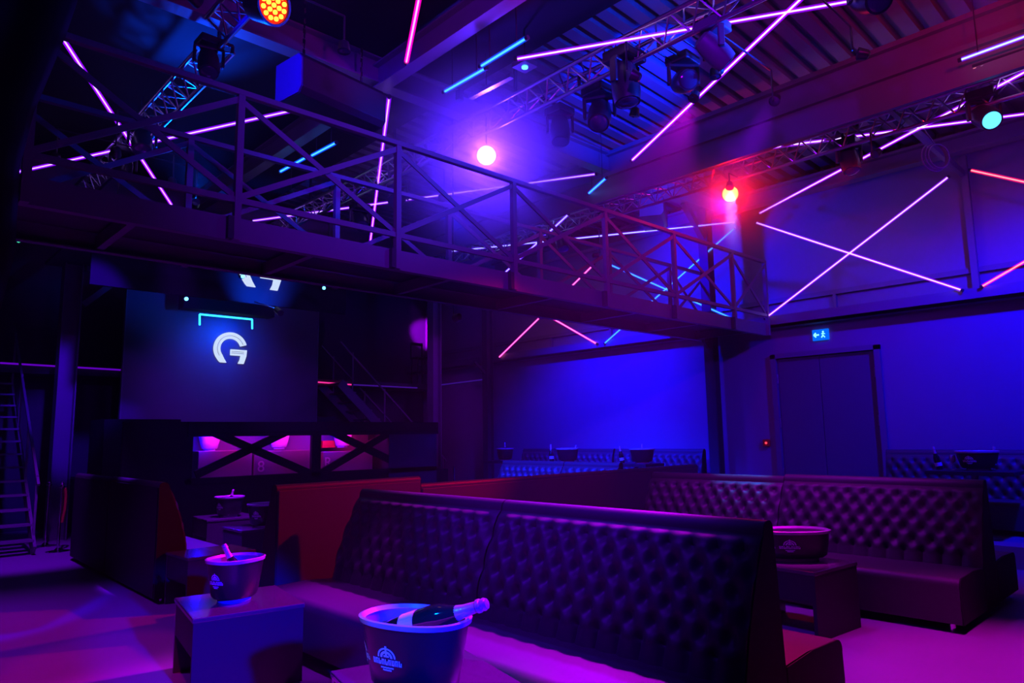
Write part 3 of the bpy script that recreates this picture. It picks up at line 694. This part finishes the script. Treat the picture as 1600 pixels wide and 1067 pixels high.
ct = thing('stage_uplight', 'small blue lamp under the canopy sign', 'light', (g.x-.05, YH-.8, 3.56)); obj('can', rod(bmn(), (g.x-.05, YH-.95, 3.5), (g.x-.05, YH-.8, 3.58), .05), 'case', ct); obj('bracket', rod(bmn(), (g.x-.05, YH-.95, 3.55), (g.x-.05, YH+.01, 3.82), .01), 'case', ct)
for px, py, lb in ((379, 432, 'tiny cyan lamp at the left of the canopy sign'), (506, 450, 'tiny cyan lamp right of the canopy sign'), (291, 467, 'tiny cyan lamp at the header corner')):
    p = aty(px, py, YH-.06); o = thing('marker_lamp', lb, 'light', tuple(p), group='tiny cyan lamps on the canopy')
    obj('can', rod(bmn(), p+Vector((0, .07, 0)), p, .035, 12), 'case', o); obj('lens', rod(bmn(), p, p-Vector((0, .012, 0)), .028, 12), emit('marker', (.1, .6, 1), 5), o)

# mezzanine edge strips
for a, c, m_, lb in (((0, 567), (190, 578), emit('strip_v', (.18, .0, .8), .6), 'thin violet light line along the mezzanine edge, left of the screen'),
                 ((497, 597), (550, 601), emit('strip_p', (1., .03, .35), 1.1), 'thin pink light line right of the screen'),
                 ((551, 601), (652, 606), emit('strip_b', (.08, .01, .45), .5), 'thin dim blue light line near the rear corner')):
    b = bmn(); bar(b, aty(*a, 15.16), aty(*c, 15.16), .02, .03); o = obj('edge_light_strip', b, m_); tag(o, lb, 'light strip')
b = bmn(); bar(b, atx(652, 606, XW-.04), atx(755, 593, XW-.04), .02, .03); o = obj('edge_light_strip', b, emit('strip_c', (.06, .01, .4), .5)); tag(o, 'thin dim blue light line on the right wall beyond the column', 'light strip')
# stool and violet pool on the mezzanine
spx = aty(657, 560, 15.6)
t = thing('bar_stool', 'tall bar stool silhouetted on the mezzanine', 'stool', (spx.x, 15.6, 3.0))
x = spx.x
obj('seat', box(bmn(), x-.2, x+.2, 15.45, 15.8, 3.72, 3.76), 'black', t, bevel=.01)
for dx in (-.18, .18):
    for dy in (-.12, .16): obj('leg', rod(bmn(), (x+dx, 15.6+dy, 3.0), (x+dx*.9, 15.6+dy, 3.73), .014), 'black', t)
obj('backrest', box(box(box(bmn(), x-.2, x-.17, 15.77, 15.8, 3.76, 4.15), x+.17, x+.2, 15.77, 15.8, 3.76, 4.15), x-.2, x+.2, 15.77, 15.8, 4.1, 4.18), 'black', t)
vp = atx(664, 522, XW+.44); spot('violet_pool', (10.1, 14.4, 5.0), vp, (.4, 0, 1), 3000, 19, .7, .05)

# ------------------------------------------------------------------ stairs
def stairs(label, p, direc, n, rise, going, wd):
    t = thing('metal_staircase', label, 'stairs', p); d = Vector(direc); s = Vector((-d.y, d.x, 0)); p = Vector(p)
    for i in range(n):
        c = p+d*(going*(i+.5))+Vector((0, 0, rise*(i+1))); b = bmn(); bar(b, c-s*wd/2, c+s*wd/2, going*.95, .03); obj('tread', b, 'steel', t)
    for k in (-1, 1):
        o = s*wd/2*k; b = bmn(); bar(b, p+o+Vector((0, 0, .05)), p+o+d*going*n+Vector((0, 0, rise*n)), .04, .2); obj('stringer', b, 'steel', t)
        b = bmn(); bar(b, p+o+Vector((0, 0, 1.0)), p+o+d*going*n+Vector((0, 0, rise*n+.95)), .035)
        for i in range(0, n, 4): q = p+o+d*going*(i+.5)+Vector((0, 0, rise*(i+1))); bar(b, q, q+Vector((0, 0, .93)), .03)
        obj('handrail', b, 'steel', t)
stairs('metal staircase climbing to the mezzanine at the far left', (1.6, 12.4, 0), (0, 1, 0), 14, .205, .235, 1.1)
stairs('metal staircase at the rear right beside the column', (11.3, 14.9, 0), (-1, 0, 0), 14, .205, .22, .9)

# ------------------------------------------------------------------ stanchions
for (x, y), lb in (((2.47, 12.5), 'chrome rope stanchion nearer of the pair at the left'), ((2.45, 11.95+1.35), 'chrome rope stanchion farther of the pair at the left')):
    t = thing('rope_stanchion', lb, 'stanchion', (x, y, 0), group='chrome stanchions by the left column')
    obj('base', lathe(bmn(), [(.16, 0), (.16, .012), (.05, .03), (.025, .06)], 28), 'chrome', t, world=False, smooth=True)
    obj('pole', rod(bmn(), (0, 0, .04), (0, 0, .95), .019, 14), 'chrome', t, world=False, smooth=True)
    obj('cap', lathe(bmn(), [(.02, .93), (.04, .94), (.04, .955), (.018, .97), (.03, .99), (.012, 1.02)], 20), 'chrome', t, world=False, smooth=True)
    if y < 13: obj('hanging_rope', path(bmn(), [(.04, 0, .93), (.06, .01, .8), (.055, .01, .6), (.03, .01, .42)], .02, 10), 'rope', t, world=False, smooth=True)
t = thing('rope_stanchion', 'small chrome stanchion at the rear right by the stairs', 'stanchion', (9.75, 12.2, 0), group='chrome stanchions at the rear')
obj('base', lathe(bmn(), [(.16, 0), (.16, .012), (.05, .03), (.025, .06)], 28), 'chrome', t, world=False, smooth=True); obj('pole', rod(bmn(), (0, 0, .04), (0, 0, .97), .02, 14), 'chrome', t, world=False)

# ------------------------------------------------------------------ hung speakers
def hung_speaker(label, c, rz, tilt, L, H_, D):
    t = thing('hanging_speaker', label, 'speaker', tuple(c)); t.rotation_euler = (tilt, 0, rz)
    pr = [(-D/2, -H_/2), (D/2-.05, -H_/2), (D/2, -H_/2+.06), (D/2, H_/2-.06), (D/2-.05, H_/2), (-D/2, H_/2)]
    b = bmn(); prism(b, pr, -L/2, L/2); obj('cabinet', b, 'speaker', t, world=False, bevel=.006)
    b = bmn(); prism(b, [(x*.97, z*.96) for x, z in pr], -L/2-.012, -L/2); obj('grille', b, 'grille', t, world=False)
    nl = int(((6.05 if c.x < 5.5 else roofz(c.x)+.03)-c.z-H_/2)/.055)+1
    for y in (-L*.35, L*.35):
        b = bmn()
        for k in range(nl): bmesh.ops.create_cone(b, cap_ends=True, segments=6, radius1=.016, radius2=.016, depth=.05, matrix=Matrix.Translation((0, y, H_/2+.03+k*.055)) @ Euler((0, 0, k*PI/2)).to_matrix().to_4x4() @ Matrix.Scale(.35, 4, (1, 0, 0)))
        obj('chain', b, 'chrome', t, world=False)
    return t
hung_speaker('large black speaker box hanging from the rafter, blue-lit end', Vector((3.45, 6.3, 5.13)), math.radians(-82), 0, 1.05, .42, .45)
hung_speaker('smaller speaker box hanging beyond the footbridge near the right wall', Vector((10.35, 7.15, 5.55)), math.radians(-60), 0, .95, .4, .42)

# ------------------------------------------------------------------ moving heads and lamps
def moving_head(label, p, aim, lens=None, k=.88, hang=5.55, group='moving head lamps', body='case'):
    p = Vector(p); aim = Vector(aim).normalized(); top = p+Vector((0, 0, .26*k))
    t = thing('moving_head', label, 'stage light', tuple(top), group=group)
    box_ = box(bmn(), p.x-.15*k, p.x+.15*k, p.y-.15*k, p.y+.15*k, p.z+.2*k, p.z+.31*k); obj('base', box_, body, t, bevel=.015)
    s = Vector((-aim.y, aim.x, 0)); s = s.normalized() if s.length > .01 else Vector((1, 0, 0))
    b = bmn()
    for e in (-1, 1): bar(b, p+s*.17*k*e+Vector((0, 0, .2*k)), p+s*.17*k*e-Vector((0, 0, .04*k)), .07*k, .035*k, up=s)
    bar(b, p-s*.18*k+Vector((0, 0, .19*k)), p+s*.18*k+Vector((0, 0, .19*k)), .09*k, .04*k); obj('yoke', b, body, t, bevel=.008)
    q = aim.to_track_quat('Z', 'Y').to_matrix().to_4x4(); m_ = Matrix.Translation(p) @ q
    hd = obj('head', lathe(bmn(), [(.06*k, -.2*k), (.11*k, -.17*k), (.13*k, -.05*k), (.135*k, .1*k), (.12*k, .2*k), (.1*k, .2*k)], 24, m_), body, t, smooth=True)
    obj('lens', lathe(bmn(), [(.1*k, .195*k), (.1*k, .206*k), (.06*k, .22*k)], 24, m_), lens or 'lens_dark', hd, smooth=True)
    tx, tz = min(((5.62, 5.40), (9.25, 5.28), (2.5, 5.35)), key=lambda q: abs(q[0]-p.x))
    zc_ = max(p.z+.34*k, tz-.02)
    obj('clamp', path(bmn(), [(p.x, p.y, p.z+.3*k), (p.x, p.y, zc_), (tx, p.y, zc_), (tx, p.y, tz+.02)], .018), 'case', t)
    return t
H = lambda px, py, z: atz(px, py, z)
moving_head('moving head at the left end of the centre truss row, tipped down', H(875, 203, 5.2), (-.2, -.2, -1))
moving_head('dark moving head beside the roof ribs, second along the truss', H(937, 178, 5.2), (-.5, -.3, -.8), k=1.0)
moving_head('dark moving head hanging upright in front of the blue ribs', H(977, 130, 5.2), (0, -.1, -1), k=1.1)
moving_head('dark moving head with round lens before the blue ribs', H(1068, 128, 5.2), (-.5, -.6, -.3))
moving_head('magenta-lit moving head at the top centre right', H(1115, 78, 5.2), (.5, -.3, -.5), body='grille')
moving_head('moving head cut by the top frame edge', H(1358, -2, 5.2), (-.5, -.5, -.5), k=.95)
moving_head('violet moving head with cyan lens at the upper right', H(1538, 182, 5.15), (-.75, -.55, -.7), lens=emit('cyan_lens', (.05, .4, 1), 4), hang=5.3, k=.95)
moving_head('boxy dark moving head below the right truss', H(1327, 250, 5.15), (-.2, -.2, -1), hang=5.3, k=.9)
moving_head('blue-lit moving head above the left railing', H(222, 222, 5.2), (-.1, -.5, -.7))
moving_head('small blue moving head left of the first, lower', H(192, 262, 5.2), (-.2, -.5, -.8), k=.9)
moving_head('blue moving head under the footbridge rail centre', H(562, 345, 5.15), (-.1, -.6, -.6))
moving_head('violet-edged moving head beside the central railing post', H(622, 310, 5.2), (-.6, -.4, -.5))
moving_head('blue moving head before the crossing tubes behind the railing', H(878, 378, 5.15), (-.2, -.4, -.9), hang=5.3)
moving_head('blue moving head upper left between truss pieces', H(326, 98, 5.2), (-.1, -.4, -.8), k=.75)
def par(label, p, aim, k, lensmat, cells=None, hang=None):
    p = Vector(p); aim = Vector(aim).normalized(); m_ = Matrix.Translation(p) @ aim.to_track_quat('Z', 'Y').to_matrix().to_4x4()
    t = thing('par_lamp', label, 'stage light', tuple(p))
    obj('can', lathe(bmn(), [(.05*k, -.22*k), (.1*k, -.18*k), (.13*k, 0), (.13*k, .02*k), (.115*k, .02*k), (.115*k, 0)], 28, m_), 'case', t, smooth=True)
    ln = obj('lens', lathe(bmn(), [(.113*k, -.004), (.113*k, .006), (.05*k, .012)], 28, m_), lensmat, t, smooth=True)
    if cells:
        b = bmn()
        for r_, n_ in ((0, 1), (.042, 6), (.082, 12)):
            for i in range(n_):
                a_ = 2*PI*i/n_; v = m_ @ Vector((r_*k*math.cos(a_), r_*k*math.sin(a_), .012)); rod(b, v, v+aim*.014, .015*k, 10)
        obj('led_cells', b, cells, ln)
    if hang: obj('bracket', rod(bmn(), p+Vector((0, 0, .1*k)), (p.x, p.y, hang), .009), 'case', t)
    return t
pw = aty(760, 243, 6.35); dw = (EYE-pw).normalized()
par('blazing white violet lamp facing the camera above the bridge', pw, dw, 1.05, emit('lamp_white', (.12, .06, 1), 40), hang=5.6)
spot('white_lamp_beam', pw+dw*.06, EYE, (.06, .012, 1), 700, 150, .6, .1)
pr_ = atx(1141, 303, 9.25); dr = (EYE-pr_).normalized()
par('bright red lamp facing the camera near the wall column', pr_, dr, 1.0, emit('lamp_red', (1, .07, .012), 34), hang=5.3)
spot('red_lamp_beam', pr_+dr*.06, (4.6, 3.6, .5), RED, 220, 44, .6, .1)
pa_ = atz(426, 8, 5.25)
par('amber lamp with a honeycomb of lit cells at the top left edge', pa_, (EYE-pa_)+Vector((5.0, -4.2, 0)), 1.3, emit('amber_ring', (1, .02, .0), 1.2), emit('amber_cell', (1, .45, .03), 3.5), hang=5.4)
# made-up lamp housings for the added spots
for i, (p, t_, c, e, d_, b_, lb) in enumerate(ADDED_SPOTS):
    p = Vector(p); a_ = (Vector(t_)-p).normalized()
    t = par('small added fill lamp ' + lb, p-a_*.05, a_, .45, 'lens_dark'); t['group'] = 'small fill lamps added to the rig'
    near = [(abs(tx-p.x), tx, tz) for tx, tz, y0, y1 in ((5.62, 5.42, -2, 12.5), (9.25, 5.3, -2, 12.3), (2.5, 5.36, 6.9, 12.6), (2.35, 5.38, -2, 6.5)) if y0 < p.y < y1 and p.z > 4.7]
    if near and min(near)[0] < 1.35:
        _, tx, tz = min(near); pts = [p+Vector((0, 0, .03)), (p.x, p.y, tz), (tx, p.y, tz)]
    else: pts = [p+Vector((0, 0, .03)), (p.x, p.y, 6.03 if p.x < 5.5 else roofz(p.x))]
    obj('bracket', path(bmn(), pts, .01), 'case', t)
# little blue square fixture and exit sign
p = atz(820, 105, 5.6); t = thing('square_lamp', 'small square blue lamp beside the long tube left end', 'light', tuple(p))
obj('housing', box(bmn(), p.x-.1, p.x+.1, p.y-.1, p.y+.1, p.z, p.z+.06), 'alu', t); obj('lens', rod(bmn(), p-Vector((0, 0, .01)), p, .035, 14), emit('sq', (.05, .35, 1), 6), t); obj('hanger', rod(bmn(), p+Vector((0, 0, .05)), (p.x, p.y, roofz(p.x)+.02), .012), 'case', t)
p, q = atx(1269, 516, XW-.03), atx(1295, 530, XW-.03)
t = thing('exit_sign', 'small lit blue exit sign above the double door', 'sign', (XW-.03, (p.y+q.y)/2, q.z))
obj('sign_face', box(bmn(), XW-.035, XW, q.y, p.y, q.z, p.z), emit('exit_blue', (0, .13, 1), 1.1), t)
b = bmn(); ym = (p.y+q.y)/2; zm = (p.z+q.z)/2
def ybar(u0, v0, u1, v1, w_): bar(b, (XW-.042, ym-u0, zm+v0), (XW-.042, ym-u1, zm+v1), .008, w_)
rod(b, (XW-.045, ym-.05+.0, zm+.045), (XW-.038, ym-.05, zm+.045), .014, 10)
ybar(.05, .03, .045, -.01, .02); ybar(.045, -.01, .075, -.05, .014); ybar(.045, -.01, .02, -.05, .014); ybar(.05, .025, .08, .005, .01); ybar(.05, .025, .022, .01, .01)
ybar(-.10, 0, -.02, 0, .022); ybar(-.105, 0, -.07, .035, .02); ybar(-.105, 0, -.07, -.035, .02)
obj('pictogram', b, emit('exit_ice', (.2, .8, 1), 2.2), t)
p = atx(1197, 692, XW-.05); t = thing('alarm_button', 'small red alarm button on the wall beside the door', 'button', tuple(p))
obj('housing', box(bmn(), XW-.05, XW, p.y-.06, p.y+.06, p.z-.06, p.z+.06), 'redbox', t, bevel=.006); obj('lamp', rod(bmn(), (XW-.06, p.y, p.z), (XW-.05, p.y, p.z), .02, 12), emit('btn', (1, .05, .1), 1.5), t)
p = aty(29, 377, 6.9); t = thing('marker_lamp', 'tiny green lamp under the left end of the footbridge', 'light', tuple(p)); obj('lens', rod(bmn(), p, p-Vector((0, .01, 0)), .012), emit('grn', (.05, .6, .35), 1.5), t); obj('can', rod(bmn(), p+Vector((0, .04, 0)), p+Vector((0, .001, 0)), .016), 'case', t)
# coiled cable by the strut
p = atz(1463, 245, 5.1); t = thing('coiled_cable', 'violet-lit coil of cable hanging from the strut', 'cable', tuple(p))
for j, (r_, dy) in enumerate(((.15, 0), (.165, .03), (.14, -.03))):
    pts = [p+Vector((r_*.9*math.cos(a), dy-.6*r_*math.cos(a), r_*1.15*math.sin(a))) for a in [2*PI*i/28 for i in range(29)]]; obj('loop', path(bmn(), pts, .009, 6), 'grille', t)
obj('tail', path(bmn(), [p+Vector((0, 0, .17)), p+Vector((-.08, .05, .3)), p+Vector((-.1, .1, .42))], .008, 6), 'grille', t)

# thin stage haze filling the hall
HZV = 0.0025
if HZV:
    hz = obj('stage_haze', box(bmn(), -3.9, XW-.25, -4.9, 15.1, .3, 6.0), bpy.data.materials.new('haze'))
    m = hz.data.materials[0]; m.use_nodes = True; nt = m.node_tree; nt.nodes.clear()
    v = nt.nodes.new('ShaderNodeVolumeScatter'); v.inputs['Density'].default_value = HZV; v.inputs['Anisotropy'].default_value = .55
    o = nt.nodes.new('ShaderNodeOutputMaterial'); nt.links.new(v.outputs[0], o.inputs['Volume'])
    tag(hz, 'thin stage haze hanging in the air of the hall', 'haze', kind='stuff')

# denser smoke balls added for the bloom of the two bare lamps
def halo_ball(label, c, rad, dens, col, power):
    b = bmn(); bmesh.ops.create_uvsphere(b, u_segments=24, v_segments=16, radius=rad)
    m = bpy.data.materials.new('halo'); m.use_nodes = True; nt = m.node_tree; nt.nodes.clear()
    tc = nt.nodes.new('ShaderNodeTexCoord'); ln = nt.nodes.new('ShaderNodeVectorMath'); ln.operation = 'LENGTH'
    mr = nt.nodes.new('ShaderNodeMapRange'); mr.inputs[1].default_value = 0; mr.inputs[2].default_value = rad; mr.inputs[3].default_value = 1; mr.inputs[4].default_value = 0
    pw_ = nt.nodes.new('ShaderNodeMath'); pw_.operation = 'POWER'; pw_.inputs[1].default_value = 1.6
    ml = nt.nodes.new('ShaderNodeMath'); ml.operation = 'MULTIPLY'; ml.inputs[1].default_value = dens
    v = nt.nodes.new('ShaderNodeVolumeScatter'); v.inputs['Anisotropy'].default_value = .2; o = nt.nodes.new('ShaderNodeOutputMaterial')
    nt.links.new(tc.outputs['Object'], ln.inputs[0]); nt.links.new(ln.outputs['Value'], mr.inputs[0]); nt.links.new(mr.outputs[0], pw_.inputs[0]); nt.links.new(pw_.outputs[0], ml.inputs[0])
    nt.links.new(ml.outputs[0], v.inputs['Density']); nt.links.new(v.outputs[0], o.inputs['Volume'])
    h = obj('lamp_halo', b, m); h.location = c; tag(h, label, 'halo', kind='stuff')
    l = bpy.data.lights.new('halo_light', 'POINT'); l.color = col; l.energy = power; l.shadow_soft_size = .1
    lo = bpy.data.objects.new('halo_light', l); C.objects.link(lo); lo.location = c
halo_ball('added violet smoke round the white lamp', pw+dw*.14, 1.7, 1.5, (.10, .022, 1), 62)
halo_ball('added red smoke round the red lamp', pr_+dr*.14, 1.2, 2.0, (1, 0, .004), 45)
